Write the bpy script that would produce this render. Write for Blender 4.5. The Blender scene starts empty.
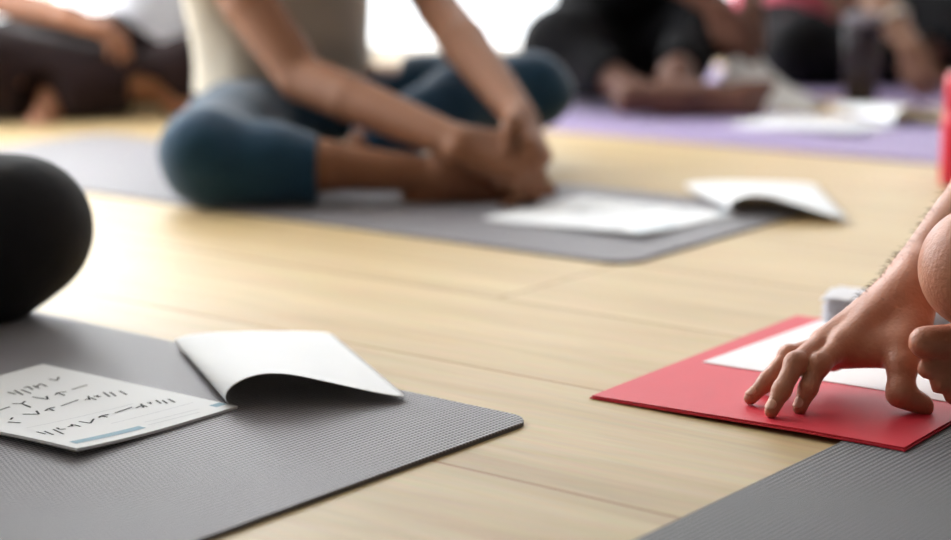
import bpy, bmesh, math, random
import numpy as np
from mathutils import Vector, Matrix
random.seed(4); rng = np.random.default_rng(4)
C = bpy.context.scene.collection
sc = bpy.context.scene
V = lambda *a: np.array(a, float)
def unit(v):
    v = np.array(v, float); return v/np.linalg.norm(v)

# ------------------------------------------------------------------ materials
def srgb(r, g, b):
    f = lambda c: c/12.92 if c <= .04045 else ((c+.055)/1.055)**2.4
    return (f(r/255), f(g/255), f(b/255), 1)
class NT:
    def __init__(s, name):
        s.m = bpy.data.materials.new(name); s.m.use_nodes = True
        s.t = s.m.node_tree; s.b = s.t.nodes['Principled BSDF']
    def n(s, typ, **kw):
        k = s.t.nodes.new(typ)
        for a, v in kw.items():
            if a.startswith('i_'):
                key = a[2:]; key = int(key) if key.isdigit() else key.replace('_', ' ')
                k.inputs[key].default_value = v
            else: setattr(k, a, v)
        return k
    def l(s, a, b): s.t.links.new(a, b)
def simple(name, col, rough=.6, spec=.5, var=.12, scale=8, bump=0, bscale=60, sheen=0, sss=0, metallic=0, coord='Object'):
    N = NT(name); b = N.b
    b.inputs['Roughness'].default_value = rough
    b.inputs['Specular IOR Level'].default_value = spec
    b.inputs['Metallic'].default_value = metallic
    if sheen: b.inputs['Sheen Weight'].default_value = sheen
    if sss:
        b.inputs['Subsurface Weight'].default_value = sss
        b.inputs['Subsurface Radius'].default_value = (.012, .005, .003)
        b.inputs['Subsurface Scale'].default_value = 1
    tc = N.n('ShaderNodeTexCoord')
    nz = N.n('ShaderNodeTexNoise', i_Scale=scale, i_Detail=4.0)
    N.l(tc.outputs[coord], nz.inputs['Vector'])
    mx = N.n('ShaderNodeMix', data_type='RGBA')
    mx.inputs[6].default_value = tuple(c*(1-var) for c in col[:3])+(1,)
    mx.inputs[7].default_value = tuple(min(1, c*(1+var)) for c in col[:3])+(1,)
    N.l(nz.outputs['Fac'], mx.inputs[0]); N.l(mx.outputs[2], b.inputs['Base Color'])
    if bump:
        n2 = N.n('ShaderNodeTexNoise', i_Scale=bscale, i_Detail=3.0)
        N.l(tc.outputs[coord], n2.inputs['Vector'])
        bp = N.n('ShaderNodeBump', i_Strength=1.0, i_Distance=bump)
        N.l(n2.outputs['Fac'], bp.inputs['Height']); N.l(bp.outputs['Normal'], b.inputs['Normal'])
    return N.m

PLANK = math.radians(142.5)
def floor_mat():
    N = NT('oak_floor'); b = N.b
    tc = N.n('ShaderNodeTexCoord')
    mp = N.n('ShaderNodeMapping')      # along the boards = X, across = Y
    mp.inputs['Rotation'].default_value = (0, 0, -PLANK)
    N.l(tc.outputs['Object'], mp.inputs['Vector'])
    mp2 = N.n('ShaderNodeMapping')
    mp2.inputs['Location'].default_value = (.83, 1.333+.0, 0)
    N.l(mp.outputs[0], mp2.inputs['Vector'])
    br = N.n('ShaderNodeTexBrick', offset=.37, offset_frequency=2, squash=1)
    br.inputs['Color1'].default_value = (0, 0, 0, 1); br.inputs['Color2'].default_value = (1, 1, 1, 1)
    br.inputs['Mortar'].default_value = (.5, .5, .5, 1)
    br.inputs['Scale'].default_value = 1
    br.inputs['Mortar Size'].default_value = .0028
    br.inputs['Mortar Smooth'].default_value = .3
    br.inputs['Brick Width'].default_value = 2.3
    br.inputs['Row Height'].default_value = .316
    N.l(mp2.outputs[0], br.inputs['Vector'])
    # grain, stretched along the boards and shifted per board
    sep = N.n('ShaderNodeSeparateXYZ'); N.l(mp2.outputs[0], sep.inputs[0])
    mulx = N.n('ShaderNodeMath', operation='MULTIPLY'); mulx.inputs[1].default_value = .10
    N.l(sep.outputs['X'], mulx.inputs[0])
    shift = N.n('ShaderNodeMath', operation='MULTIPLY'); shift.inputs[1].default_value = 37.0
    N.l(br.outputs['Color'], shift.inputs[0])
    comb = N.n('ShaderNodeCombineXYZ')
    N.l(mulx.outputs[0], comb.inputs[0]); N.l(sep.outputs['Y'], comb.inputs[1]); N.l(shift.outputs[0], comb.inputs[2])
    g1 = N.n('ShaderNodeTexNoise', i_Scale=14.0, i_Detail=6.0, i_Roughness=.6, i_Distortion=.6); N.l(comb.outputs[0], g1.inputs['Vector'])
    g2 = N.n('ShaderNodeTexNoise', i_Scale=110.0, i_Detail=3.0); N.l(comb.outputs[0], g2.inputs['Vector'])
    # broad clouds and darker heartwood smudges
    mul2 = N.n('ShaderNodeMath', operation='MULTIPLY'); mul2.inputs[1].default_value = .32
    N.l(sep.outputs['X'], mul2.inputs[0])
    comb2 = N.n('ShaderNodeCombineXYZ')
    N.l(mul2.outputs[0], comb2.inputs[0]); N.l(sep.outputs['Y'], comb2.inputs[1]); N.l(shift.outputs[0], comb2.inputs[2])
    g3 = N.n('ShaderNodeTexNoise', i_Scale=11.0, i_Detail=3.0); N.l(comb2.outputs[0], g3.inputs['Vector'])
    r3 = N.n('ShaderNodeValToRGB'); r3.color_ramp.elements[0].position = .62; r3.color_ramp.elements[1].position = .8
    r3.color_ramp.elements[0].color = (0, 0, 0, 1); r3.color_ramp.elements[1].color = (1, 1, 1, 1)
    N.l(g3.outputs['Fac'], r3.inputs[0])
    r1 = N.n('ShaderNodeValToRGB')
    e = r1.color_ramp.elements
    e[0].position = .25; e[0].color = FLOOR_D
    e[1].position = .75; e[1].color = FLOOR_L
    N.l(g1.outputs['Fac'], r1.inputs[0])
    mA = N.n('ShaderNodeMix', data_type='RGBA', blend_type='MULTIPLY'); mA.inputs[0].default_value = .25
    N.l(r1.outputs[0], mA.inputs[6]); N.l(g2.outputs['Color'], mA.inputs[7])
    mB = N.n('ShaderNodeMix', data_type='RGBA'); mB.inputs[7].default_value = srgb(176, 150, 116)
    kk = N.n('ShaderNodeMath', operation='MULTIPLY'); kk.inputs[1].default_value = .5
    N.l(r3.outputs[0], kk.inputs[0]); N.l(kk.outputs[0], mB.inputs[0]); N.l(mA.outputs[2], mB.inputs[6])
    # per-board value
    hv = N.n('ShaderNodeHueSaturation')
    mr = N.n('ShaderNodeMapRange'); mr.inputs[3].default_value = .93; mr.inputs[4].default_value = 1.05
    N.l(br.outputs['Color'], mr.inputs[0]); N.l(mr.outputs[0], hv.inputs['Value']); N.l(mB.outputs[2], hv.inputs['Color'])
    mC = N.n('ShaderNodeMix', data_type='RGBA'); mC.inputs[7].default_value = srgb(142, 98, 44)
    fm = N.n('ShaderNodeMath', operation='MULTIPLY'); fm.inputs[1].default_value = .85
    N.l(br.outputs['Fac'], fm.inputs[0]); N.l(fm.outputs[0], mC.inputs[0]); N.l(hv.outputs[0], mC.inputs[6])
    N.l(mC.outputs[2], b.inputs['Base Color'])
    b.inputs['Roughness'].default_value = .5
    b.inputs['Specular IOR Level'].default_value = .4
    add = N.n('ShaderNodeMath', operation='SUBTRACT')
    gm = N.n('ShaderNodeMath', operation='MULTIPLY'); gm.inputs[1].default_value = .12
    N.l(g2.outputs['Fac'], gm.inputs[0]); N.l(gm.outputs[0], add.inputs[0]); N.l(br.outputs['Fac'], add.inputs[1])
    bp = N.n('ShaderNodeBump', i_Strength=.6, i_Distance=.0012)
    N.l(add.outputs[0], bp.inputs['Height']); N.l(bp.outputs['Normal'], b.inputs['Normal'])
    return N.m
FLOOR_D = srgb(184, 155, 108); FLOOR_L = srgb(216, 192, 146)

def mat_rubber(name, col, col2, rough=.55, px=.0058, py=.0052, depth=.0018, spec=.5):
    N = NT(name); b = N.b
    tc = N.n('ShaderNodeTexCoord'); sep = N.n('ShaderNodeSeparateXYZ'); N.l(tc.outputs['Object'], sep.inputs[0])
    def wave(sock, p, ph=None):
        m = N.n('ShaderNodeMath', operation='MULTIPLY'); m.inputs[1].default_value = 2*math.pi/p
        N.l(sock, m.inputs[0])
        last = m
        if ph is not None:
            a = N.n('ShaderNodeMath', operation='ADD'); N.l(m.outputs[0], a.inputs[0]); N.l(ph, a.inputs[1]); last = a
        s_ = N.n('ShaderNodeMath', operation='SINE'); N.l(last.outputs[0], s_.inputs[0]); return s_
    sx = wave(sep.outputs['X'], px)
    # alternate rows shifted by half a pitch: a woven look
    fl = N.n('ShaderNodeMath', operation='MULTIPLY'); fl.inputs[1].default_value = 1/px; N.l(sep.outputs['X'], fl.inputs[0])
    f2 = N.n('ShaderNodeMath', operation='FLOOR'); N.l(fl.outputs[0], f2.inputs[0])
    f3 = N.n('ShaderNodeMath', operation='MULTIPLY'); f3.inputs[1].default_value = math.pi; N.l(f2.outputs[0], f3.inputs[0])
    sy = wave(sep.outputs['Y'], py, f3.outputs[0])
    ad = N.n('ShaderNodeMath', operation='MULTIPLY_ADD'); ad.inputs[1].default_value = .6
    N.l(sy.outputs[0], ad.inputs[0]); N.l(sx.outputs[0], ad.inputs[2])
    mr = N.n('ShaderNodeMapRange'); mr.inputs[1].default_value = -1.6; mr.inputs[2].default_value = 1.6
    N.l(ad.outputs[0], mr.inputs[0])
    mx = N.n('ShaderNodeMix', data_type='RGBA'); mx.inputs[6].default_value = col; mx.inputs[7].default_value = col2
    N.l(mr.outputs[0], mx.inputs[0])
    nz = N.n('ShaderNodeTexNoise', i_Scale=5.0, i_Detail=4.0); N.l(tc.outputs['Object'], nz.inputs['Vector'])
    m2 = N.n('ShaderNodeMix', data_type='RGBA', blend_type='MULTIPLY'); m2.inputs[0].default_value = .12
    N.l(mx.outputs[2], m2.inputs[6]); N.l(nz.outputs['Color'], m2.inputs[7])
    N.l(m2.outputs[2], b.inputs['Base Color'])
    b.inputs['Roughness'].default_value = rough; b.inputs['Specular IOR Level'].default_value = spec
    b.inputs['Sheen Weight'].default_value = .4; b.inputs['Sheen Roughness'].default_value = .4
    bp = N.n('ShaderNodeBump', i_Strength=.9, i_Distance=depth)
    N.l(mr.outputs[0], bp.inputs['Height']); N.l(bp.outputs['Normal'], b.inputs['Normal'])
    return N.m

M = {}
M['floor'] = floor_mat()
M['wall'] = simple('white_wall_paint', srgb(232, 231, 228), .8, .2, .02, 3)
M['wall_grey'] = simple('warm_grey_wall_paint', srgb(84, 80, 76), .85, .2, .03, 3)
M['ceil'] = simple('ceiling_paint', srgb(196, 195, 192), .9, .1, .02, 3)
M['frame'] = simple('white_window_frame', srgb(235, 235, 235), .4, .5, .02)
M['mat_grey'] = mat_rubber('grey_mat', srgb(41, 39, 44), srgb(154, 150, 159), .48)
M['mat_dark'] = mat_rubber('dark_grey_mat', srgb(42, 42, 46), srgb(124, 124, 131), .6)
M['rubber_side'] = simple('dark_rubber_side', srgb(104, 102, 107), .7, .3, .05)
M['mat_purple'] = mat_rubber('lilac_mat', srgb(132, 108, 166), srgb(160, 138, 192), .6)
M['paper'] = simple('white_paper', srgb(238, 240, 243), .75, .25, .015, 20)
M['paper2'] = simple('cool_white_paper', srgb(228, 229, 235), .75, .25, .02, 20)
M['ink'] = simple('dark_ink', srgb(28, 30, 38), .7, .2, .05)
M['grey_ink'] = simple('grey_ink', srgb(186, 190, 198), .7, .2, .05)
M['blue_ink'] = simple('blue_ink', srgb(150, 182, 200), .7, .2, .05)
M['red_card'] = simple('red_card', srgb(206, 44, 62), .55, .4, .05, 25, .0002, 300)
M['red_plastic'] = simple('red_plastic', srgb(216, 26, 58), .28, .5, .04)
M['skin_tan'] = simple('tan_skin', srgb(138, 94, 68), .6, .3, .10, 14, .0006, 90, sss=.12)
M['skin_dark'] = simple('dark_brown_skin', srgb(96, 62, 48), .5, .4, .12, 14, .0006, 90, sss=.08)
M['skin_mid'] = simple('brown_skin', srgb(148, 110, 88), .5, .4, .10, 14, .0006, 90, sss=.1)
M['skin_warm'] = simple('warm_skin', srgb(150, 104, 80), .5, .4, .10, 14, .0006, 90, sss=.12)
M['skin_fair'] = simple('fair_skin', srgb(180, 120, 94), .45, .45, .20, 45, .0009, 260, sss=.10)
M['nail'] = simple('fingernail', srgb(206, 154, 134), .45, .35, .05)
M['hair_dark'] = simple('dark_hair', srgb(38, 28, 24), .5, .4, .2, 60, .002, 120)
M['arm_hair'] = simple('brown_arm_hair', srgb(52, 36, 28), .6, .3, .1)
M['blue_cloth'] = simple('blue_legging_cloth', srgb(20, 60, 86), .8, .25, .16, 30, .004, 22, sheen=.25)
M['beige_cloth'] = simple('beige_vest_cloth', srgb(206, 198, 182), .85, .2, .06, 12, .006, 18, sheen=.2)
M['black_cloth'] = simple('black_legging_cloth', srgb(24, 24, 28), .8, .25, .15, 30, .003, 22, sheen=.06)
M['black_cloth2'] = simple('black_cloth', srgb(18, 18, 21), .85, .15, .15, 20, .005, 16)
M['maroon_cloth'] = simple('dark_maroon_cloth', srgb(32, 18, 20), .85, .2, .15, 20, .005, 16, sheen=.05)
M['white_cloth'] = simple('white_shirt_cloth', srgb(224, 226, 234), .85, .2, .04, 12, .004, 18)
M['pink_cloth'] = simple('pink_top_cloth', srgb(236, 118, 138), .85, .2, .08, 12, .004, 18)
M['navy_cloth'] = simple('navy_cloth', srgb(40, 46, 66), .85, .2, .1, 12, .004, 18)
M['bracelet'] = simple('pale_beads', srgb(232, 226, 212), .35, .5, .05)
M['band'] = simple('grey_rim', srgb(120, 112, 122), .35, .5, .05)
def thin_cloth():
    N = NT('thin_white_cloth'); b = N.b; b.inputs['Base Color'].default_value = srgb(244, 244, 244); b.inputs['Roughness'].default_value = .9
    tr = N.n('ShaderNodeBsdfTranslucent'); tr.inputs[0].default_value = srgb(244, 244, 244)
    mx = N.n('ShaderNodeMixShader'); mx.inputs[0].default_value = .6
    N.l(b.outputs[0], mx.inputs[1]); N.l(tr.outputs[0], mx.inputs[2]); N.l(mx.outputs[0], N.t.nodes['Material Output'].inputs[0]); return N.m
M['thin_cloth'] = thin_cloth()
def smoke():
    N = NT('smoked_plastic'); b = N.b
    b.inputs['Base Color'].default_value = srgb(70, 60, 70)
    b.inputs['Roughness'].default_value = .12; b.inputs['Transmission Weight'].default_value = .55
    b.inputs['IOR'].default_value = 1.35
    return N.m
M['smoke'] = smoke()
def pane_mat():
    N = NT('window_glass'); t = N.t
    tr = N.n('ShaderNodeBsdfTransparent'); gl = N.n('ShaderNodeBsdfGlossy'); gl.inputs['Roughness'].default_value = .02
    mx = N.n('ShaderNodeMixShader'); mx.inputs[0].default_value = .06
    N.l(tr.outputs[0], mx.inputs[1]); N.l(gl.outputs[0], mx.inputs[2])
    N.l(mx.outputs[0], t.nodes['Material Output'].inputs[0]); return N.m
M['pane'] = pane_mat()

# ------------------------------------------------------------------ object helpers
def empty(name, loc, label=None, cat=None, group=None, rz=0):
    o = bpy.data.objects.new(name, None); C.objects.link(o)
    o.location = loc; o.rotation_euler = (0, 0, rz); o.empty_display_size = .05
    if label: o['label'] = label; o['category'] = cat
    if group: o['group'] = group
    return o
def tag(o, label, cat, group=None):
    o['label'] = label; o['category'] = cat
    if group: o['group'] = group
    return o
def link(name, me, mat, parent=None, world=False, smooth=True, label=None):
    o = bpy.data.objects.new(name, me); C.objects.link(o)
    if mat: me.materials.append(mat)
    if smooth: me.polygons.foreach_set('use_smooth', [True]*len(me.polygons))
    if parent:
        o.parent = parent
        if world: o.matrix_parent_inverse = Matrix.LocRotScale(parent.location, parent.rotation_euler, None).inverted()
    if label: o['label'] = label
    return o
def from_py(name, vs, fs):
    me = bpy.data.meshes.new(name); me.from_pydata([tuple(map(float, v)) for v in vs], [], fs); me.update(); return me
def from_bm(name, bm):
    me = bpy.data.meshes.new(name); bm.to_mesh(me); bm.free(); me.update(); return me
def box_bm(bm, lo, hi):
    vs = [bm.verts.new((x, y, z)) for z in (lo[2], hi[2]) for y in (lo[1], hi[1]) for x in (lo[0], hi[0])]
    for f in ((0, 2, 3, 1), (4, 5, 7, 6), (0, 1, 5, 4), (2, 6, 7, 3), (0, 4, 6, 2), (1, 3, 7, 5)):
        bm.faces.new([vs[i] for i in f])
def boxes(name, lst, mat, parent=None, **kw):
    bm = bmesh.new()
    for lo, hi in lst: box_bm(bm, lo, hi)
    return link(name, from_bm(name, bm), mat, parent, smooth=False, **kw)
def lathe(name, prof, mat, parent=None, seg=48, label=None):
    vs, fs = [], []
    for r, z in prof:
        for i in range(seg):
            a = 2*math.pi*i/seg; vs.append((r*math.cos(a), r*math.sin(a), z))
    for j in range(len(prof)-1):
        for i in range(seg):
            k = (i+1) % seg; fs.append((j*seg+i, j*seg+k, (j+1)*seg+k, (j+1)*seg+i))
    fs.append(tuple(range(seg-1, -1, -1))); fs.append(tuple((len(prof)-1)*seg+i for i in range(seg)))
    return link(name, from_py(name, vs, fs), mat, parent, label=label)

# ------------------------------------------------------------------ implicit bodies
def cap(a, b, ra, rb, k=.02, g=0, flat=None):
    return dict(t='c', a=np.array(a, float), b=np.array(b, float), ra=ra, rb=rb, k=k, g=g, flat=flat)
def ell(c, r, R=None, k=.02, g=0):
    return dict(t='e', c=np.array(c, float), r=np.array(r, float), R=np.eye(3) if R is None else np.array(R, float), k=k, g=g)
def chain(pts, rs, k=.02, g=0, flat=None):
    return [cap(pts[i], pts[i+1], rs[i], rs[i+1], k, g, flat) for i in range(len(pts)-1)]
def bounds(p):
    if p['t'] == 'c':
        r = max(p['ra'], p['rb'])*(p['flat'][1] if p['flat'] and p['flat'][1] > 1 else 1)
        return np.minimum(p['a'], p['b'])-r, np.maximum(p['a'], p['b'])+r
    m = p['r'].max(); return p['c']-m, p['c']+m
def evalp(p, X, Y, Z):
    P = np.stack(np.broadcast_arrays(X, Y, Z), -1)
    if p['t'] == 'c':
        a, ba = p['a'], p['b']-p['a']
        q = P-a
        if p['flat']:                      # stretch the section along a direction
            n, s = unit(p['flat'][0]), p['flat'][1]
            ax = unit(ba) if np.linalg.norm(ba) > 1e-9 else V(0, 0, 1)
            n = unit(n-ax*(n@ax)); c = q@n
            q = q-np.multiply.outer(c*(1-1/s), n)
        h = np.clip((q@ba)/max(ba@ba, 1e-12), 0, 1)
        d = np.linalg.norm(q-np.multiply.outer(h, ba), axis=-1)
        return (d-(p['ra']+(p['rb']-p['ra'])*h)).astype(np.float32)
    q = (P-p['c'])@p['R'].T
    k0 = np.linalg.norm(q/p['r'], axis=-1); k1 = np.linalg.norm(q/(p['r']**2), axis=-1)+1e-9
    return (k0*(k0-1)/k1).astype(np.float32)
def smin(a, b, k):
    h = np.maximum(k-np.abs(a-b), 0)/k
    return np.minimum(a, b)-h*h*k*.25
def sdf_mesh(name, prims, vox, cuts=(), folds=None, box=None, relax=2):
    lo = np.min([bounds(p)[0] for p in prims], 0)-.03; hi = np.max([bounds(p)[1] for p in prims], 0)+.03
    if box is not None: lo = np.maximum(lo, box[0]); hi = np.minimum(hi, box[1])
    n = np.ceil((hi-lo)/vox).astype(int)+1
    ax = [lo[i]+vox*np.arange(n[i]) for i in range(3)]
    def apply(D, p):
        b0, b1 = bounds(p); m = .035+p['k']
        i0 = np.clip(np.floor((b0-m-lo)/vox).astype(int), 0, n); i1 = np.clip(np.ceil((b1+m-lo)/vox).astype(int)+1, 0, n)
        if (i1 <= i0).any(): return
        s = tuple(slice(i0[i], i1[i]) for i in range(3))
        d = evalp(p, ax[0][s[0]][:, None, None], ax[1][s[1]][None, :, None], ax[2][s[2]][None, None, :])
        D[s] = smin(D[s], d, p['k'])
    base = np.full(n, 1.0, np.float32)
    for p in prims:
        if p['g'] == 0: apply(base, p)
    D = base
    for g in sorted({p['g'] for p in prims if p['g']}):
        G = np.full(n, 1.0, np.float32)
        ps = [p for p in prims if p['g'] == g]
        for p in ps: apply(G, p)
        b0 = np.min([bounds(p)[0] for p in ps], 0)-.03; b1 = np.max([bounds(p)[1] for p in ps], 0)+.03
        i0 = np.clip(np.floor((b0-lo)/vox).astype(int), 0, n); i1 = np.clip(np.ceil((b1-lo)/vox).astype(int)+1, 0, n)
        s = tuple(slice(i0[i], i1[i]) for i in range(3))
        if D is base: D = base.copy()
        D[s] = np.minimum(D[s], smin(base[s], G[s], ps[0]['k']))
    if folds:
        amp, fr, seed = folds; r = np.random.default_rng(seed)
        W = np.zeros(n, np.float32)
        for i in range(7):
            d = unit(r.normal(size=3)); f = fr*(.6+.9*r.random()); ph = r.random()*6.28
            ph2 = (ax[0]*d[0])[:, None, None]+(ax[1]*d[1])[None, :, None]+(ax[2]*d[2])[None, None, :]
            W += np.sin(ph2*f+ph+1.3*np.sin(ph2*f*.37+ph*2)).astype(np.float32)
        D = D+amp*W/2.6
    for c in cuts:
        pt, nr, R = np.array(c[0], float), unit(c[1]), c[2]
        q = [(ax[i]-pt[i]) for i in range(3)]
        d = ((q[0]*nr[0])[:, None, None]+(q[1]*nr[1])[None, :, None]+(q[2]*nr[2])[None, None, :]).astype(np.float32)
        r2 = (q[0]**2)[:, None, None]+(q[1]**2)[None, :, None]+(q[2]**2)[None, None, :]
        D = np.where(r2 < R*R, np.maximum(D, d), D)
    for s in (np.s_[0], np.s_[-1]):
        D[s, :, :] = np.maximum(D[s, :, :], 1e-3); D[:, s, :] = np.maximum(D[:, s, :], 1e-3); D[:, :, s] = np.maximum(D[:, :, s], 1e-3)
    # surface nets
    S = D < 0
    cs = np.zeros(tuple(n-1), np.int8)
    offs = [(i, j, k) for i in (0, 1) for j in (0, 1) for k in (0, 1)]
    sl = lambda o: tuple(slice(o[i], n[i]-1+o[i]) for i in range(3))
    for o in offs: cs += S[sl(o)]
    act = np.argwhere((cs > 0) & (cs < 8))
    idx = np.full(tuple(n-1), -1, np.int64); idx[tuple(act.T)] = np.arange(len(act))
    acc = np.zeros((len(act), 3)); cnt = np.zeros(len(act))
    for a in offs:
        for d in range(3):
            if a[d]: continue
            b = list(a); b[d] = 1
            va = D[tuple((act+a).T)]; vb = D[tuple((act+b).T)]
            m = (va < 0) != (vb < 0)
            t = np.where(m, va/np.where(m, va-vb, 1), 0)
            p = np.repeat(np.array(a, float)[None], len(act), 0); p[:, d] = t
            acc[m] += p[m]; cnt[m] += 1
    P = act+acc/cnt[:, None]
    faces = []
    for d in range(3):
        e = [0, 0, 0]; e[d] = 1
        s0 = S[tuple(slice(0, n[i]-e[i]) for i in range(3))]; s1 = S[tuple(slice(e[i], n[i]) for i in range(3))]
        E = np.argwhere(s0 != s1)
        u, w = (d+1) % 3, (d+2) % 3
        E = E[(E[:, u] > 0) & (E[:, w] > 0) & (E[:, u] < n[u]-1) & (E[:, w] < n[w]-1)]
        du = np.zeros(3, int); du[u] = 1; dw = np.zeros(3, int); dw[w] = 1
        q = np.stack([idx[tuple((E-du-dw).T)], idx[tuple((E-dw).T)], idx[tuple(E.T)], idx[tuple((E-du).T)]], 1)
        ins = s0[tuple(E.T)]
        q[~ins] = q[~ins][:, ::-1]
        faces.append(q)
    Fq = np.concatenate(faces)
    for _ in range(relax):
        A = np.zeros_like(P); c = np.zeros(len(P))
        for i in range(4):
            for j in ((i+1) % 4, (i-1) % 4):
                np.add.at(A, Fq[:, i], P[Fq[:, j]]); np.add.at(c, Fq[:, i], 1)
        P = P*.5+.5*A/np.maximum(c, 1)[:, None]
    P = lo+P*vox
    me = bpy.data.meshes.new(name)
    me.vertices.add(len(P)); me.vertices.foreach_set('co', P.astype(np.float32).ravel())
    me.loops.add(len(Fq)*4); me.loops.foreach_set('vertex_index', Fq.astype(np.int32).ravel())
    me.polygons.add(len(Fq)); me.polygons.foreach_set('loop_start', np.arange(0, len(Fq)*4, 4, dtype=np.int32))
    me.update(calc_edges=True); me.validate()
    return me
def merge_meshes(name, a, b):
    bm = bmesh.new(); bm.from_mesh(a); bm.from_mesh(b); return from_bm(name, bm)

def rot(v, axis, ang):
    return np.array(Matrix.Rotation(ang, 3, Vector(axis)) @ Vector(v))
def hand(w, d, n, s, curl=((.7, .7, .4),)*4, sc=1.0, g0=1, thumb=.5, spread=.06):
    """w wrist, d along the palm, n out of the palm, s towards the thumb; palm plus five fingers"""
    d = unit(d); s = unit(np.array(s)-d*(np.array(s)@d)); n = unit(np.array(n)-d*(np.array(n)@d)-s*(np.array(n)@s))
    w = np.array(w, float); pr = []
    L = [.094, .098, .092, .082]; off = [.028, .008, -.012, -.030]
    FL = [(.044, .026, .022), (.048, .030, .024), (.045, .028, .023), (.035, .021, .020)]; fr = [.0090, .0094, .0088, .0078]
    for i in range(4):
        m = w+(d*L[i]+s*off[i])*sc
        pr.append(cap(w+s*off[i]*.55*sc, m, .017*sc, .0125*sc, .014))
    pr.append(cap(w+(d*.03-s*.02+n*.006)*sc, w+(d*.07-s*.024+n*.004)*sc, .014*sc, .012*sc, .014))
    for i in range(4):
        p = w+(d*L[i]+s*off[i])*sc; dd = unit(d+s*off[i]*spread*20); axis = np.cross(dd, n)
        pts = [p-d*.02*sc, p]; a = 0
        for L_, c in zip(FL[i], curl[i % len(curl)]):
            a += c; p = p+rot(dd, axis, a)*L_*sc; pts.append(p)
        r = fr[i]*sc
        pr += chain(pts, [r*1.15, r*1.1, r, r*.93, r*.72], .006, g0+i)
    t0 = w+(d*.018+s*.018)*sc; t1 = w+(d*.046+s*.044+n*.016*thumb)*sc
    t2 = t1+unit(d*.8+s*.35+n*thumb)*.034*sc; t3 = t2+unit(d*.95-s*.1+n*thumb)*.028*sc
    pr.append(cap(t0, t1, .018*sc, .0145*sc, .014))
    pr += chain([t0, t1, t2, t3], [.014*sc, .0125*sc, .0112*sc, .0082*sc], .008, g0+4)
    return pr
def foot(a, d, dn, s, sc=1.0, g0=20, toes=True):
    """a ankle, d towards the toes, dn out of the sole, s towards the big toe"""
    a = np.array(a, float); d = unit(d); dn = unit(np.array(dn)-d*(np.array(dn)@d)); s = unit(np.cross(d, dn)*np.sign(np.cross(d, dn)@np.array(s)))
    heel = a+(-d*.04+dn*.045)*sc; ball = a+(d*.125+dn*.055)*sc
    pr = [cap(a, heel, .033*sc, .031*sc, .02), cap(heel, ball, .028*sc, .021*sc, .02, flat=(s, 1.55)), cap(a+d*.01, ball, .032*sc, .018*sc, .03)]
    for i in range(5 if toes else 0):
        o = (.034, .015, -.002, -.018, -.032)[i]; L = (.058, .052, .046, .040, .032)[i]; r = (.0145, .0098, .0092, .0088, .0085)[i]
        p0 = ball+(s*o*.8-d*.005)*sc; p1 = ball+(s*o+d*L)*sc+dn*.006*sc
        pr.append(cap(p0, p1, r*1.15*sc, r*sc, .008, g0+i))
    return pr
def head(c, F, up=(0, 0, 1)):
    F = unit(F); up = unit(np.array(up)-F*(np.array(up)@F)); r = np.cross(F, up); c = np.array(c, float)
    R = np.array([r, F, up])
    pr = [ell(c+up*.03, (.074, .094, .095), R, .02), ell(c+F*.025-up*.045, (.056, .07, .07), R, .04),
          cap(c+F*.088+up*.015, c+F*.108-up*.022, .008, .013, .012), ell(c+F*.083-up*.055, (.026, .012, .006), R, .006),
          ell(c+F*.076-up*.098, (.022, .02, .018), R, .02)]
    for sg in (-1, 1):
        pr += [ell(c+r*sg*.076-F*.005, (.010, .02, .032), R, .008), ell(c+r*sg*.032+F*.082+up*.008, (.015, .010, .008), R, .004),
               ell(c+r*sg*.032+F*.084+up*.032, (.024, .010, .008), R, .012)]
    hair = [ell(c+up*.045-F*.016, (.083, .097, .092), R, .02), cap(c-F*.07+up*.0, c-F*.085-up*.06, .045, .03, .03)]
    return pr, hair, (c+F*.03+up*.07, unit(F*.75-up*.65))
def torso(hips, chest, neck, right, w=.15, dth=.105, grow=0.0, k=.06):
    hips, chest, neck, right = map(lambda v: np.array(v, float), (hips, chest, neck, right))
    waist = hips*.45+chest*.55
    f = (right, (w+grow)/(dth+grow))
    return [cap(hips, waist, dth*1.02+grow, dth*.88+grow, k, flat=f), cap(waist, chest, dth*.88+grow, dth*1.0+grow, k, flat=f),
            cap(chest, chest*.35+neck*.65, dth*.98+grow, .06+grow, k, flat=f)]

def person(base, label, body, skin, vox=.0055, clothes=(), hair=None, fine=None, group=None):
    root = empty('person', base, label, 'person')
    me = sdf_mesh('body', body, vox)
    if fine: me = merge_meshes('body', me, sdf_mesh('fine', *fine[:2]))
    link('body', me, skin, root, True)
    for nm, prims, mat, cuts, folds in clothes:
        link(nm, sdf_mesh(nm, prims, .0065, cuts, folds), mat, root, True)
    if hair: link('hair', sdf_mesh('hair', hair[0], .008, [(hair[1][0], hair[1][1], .3)]), M['hair_dark'], root, True)
    return root
UP = V(0, 0, 1)

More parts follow.
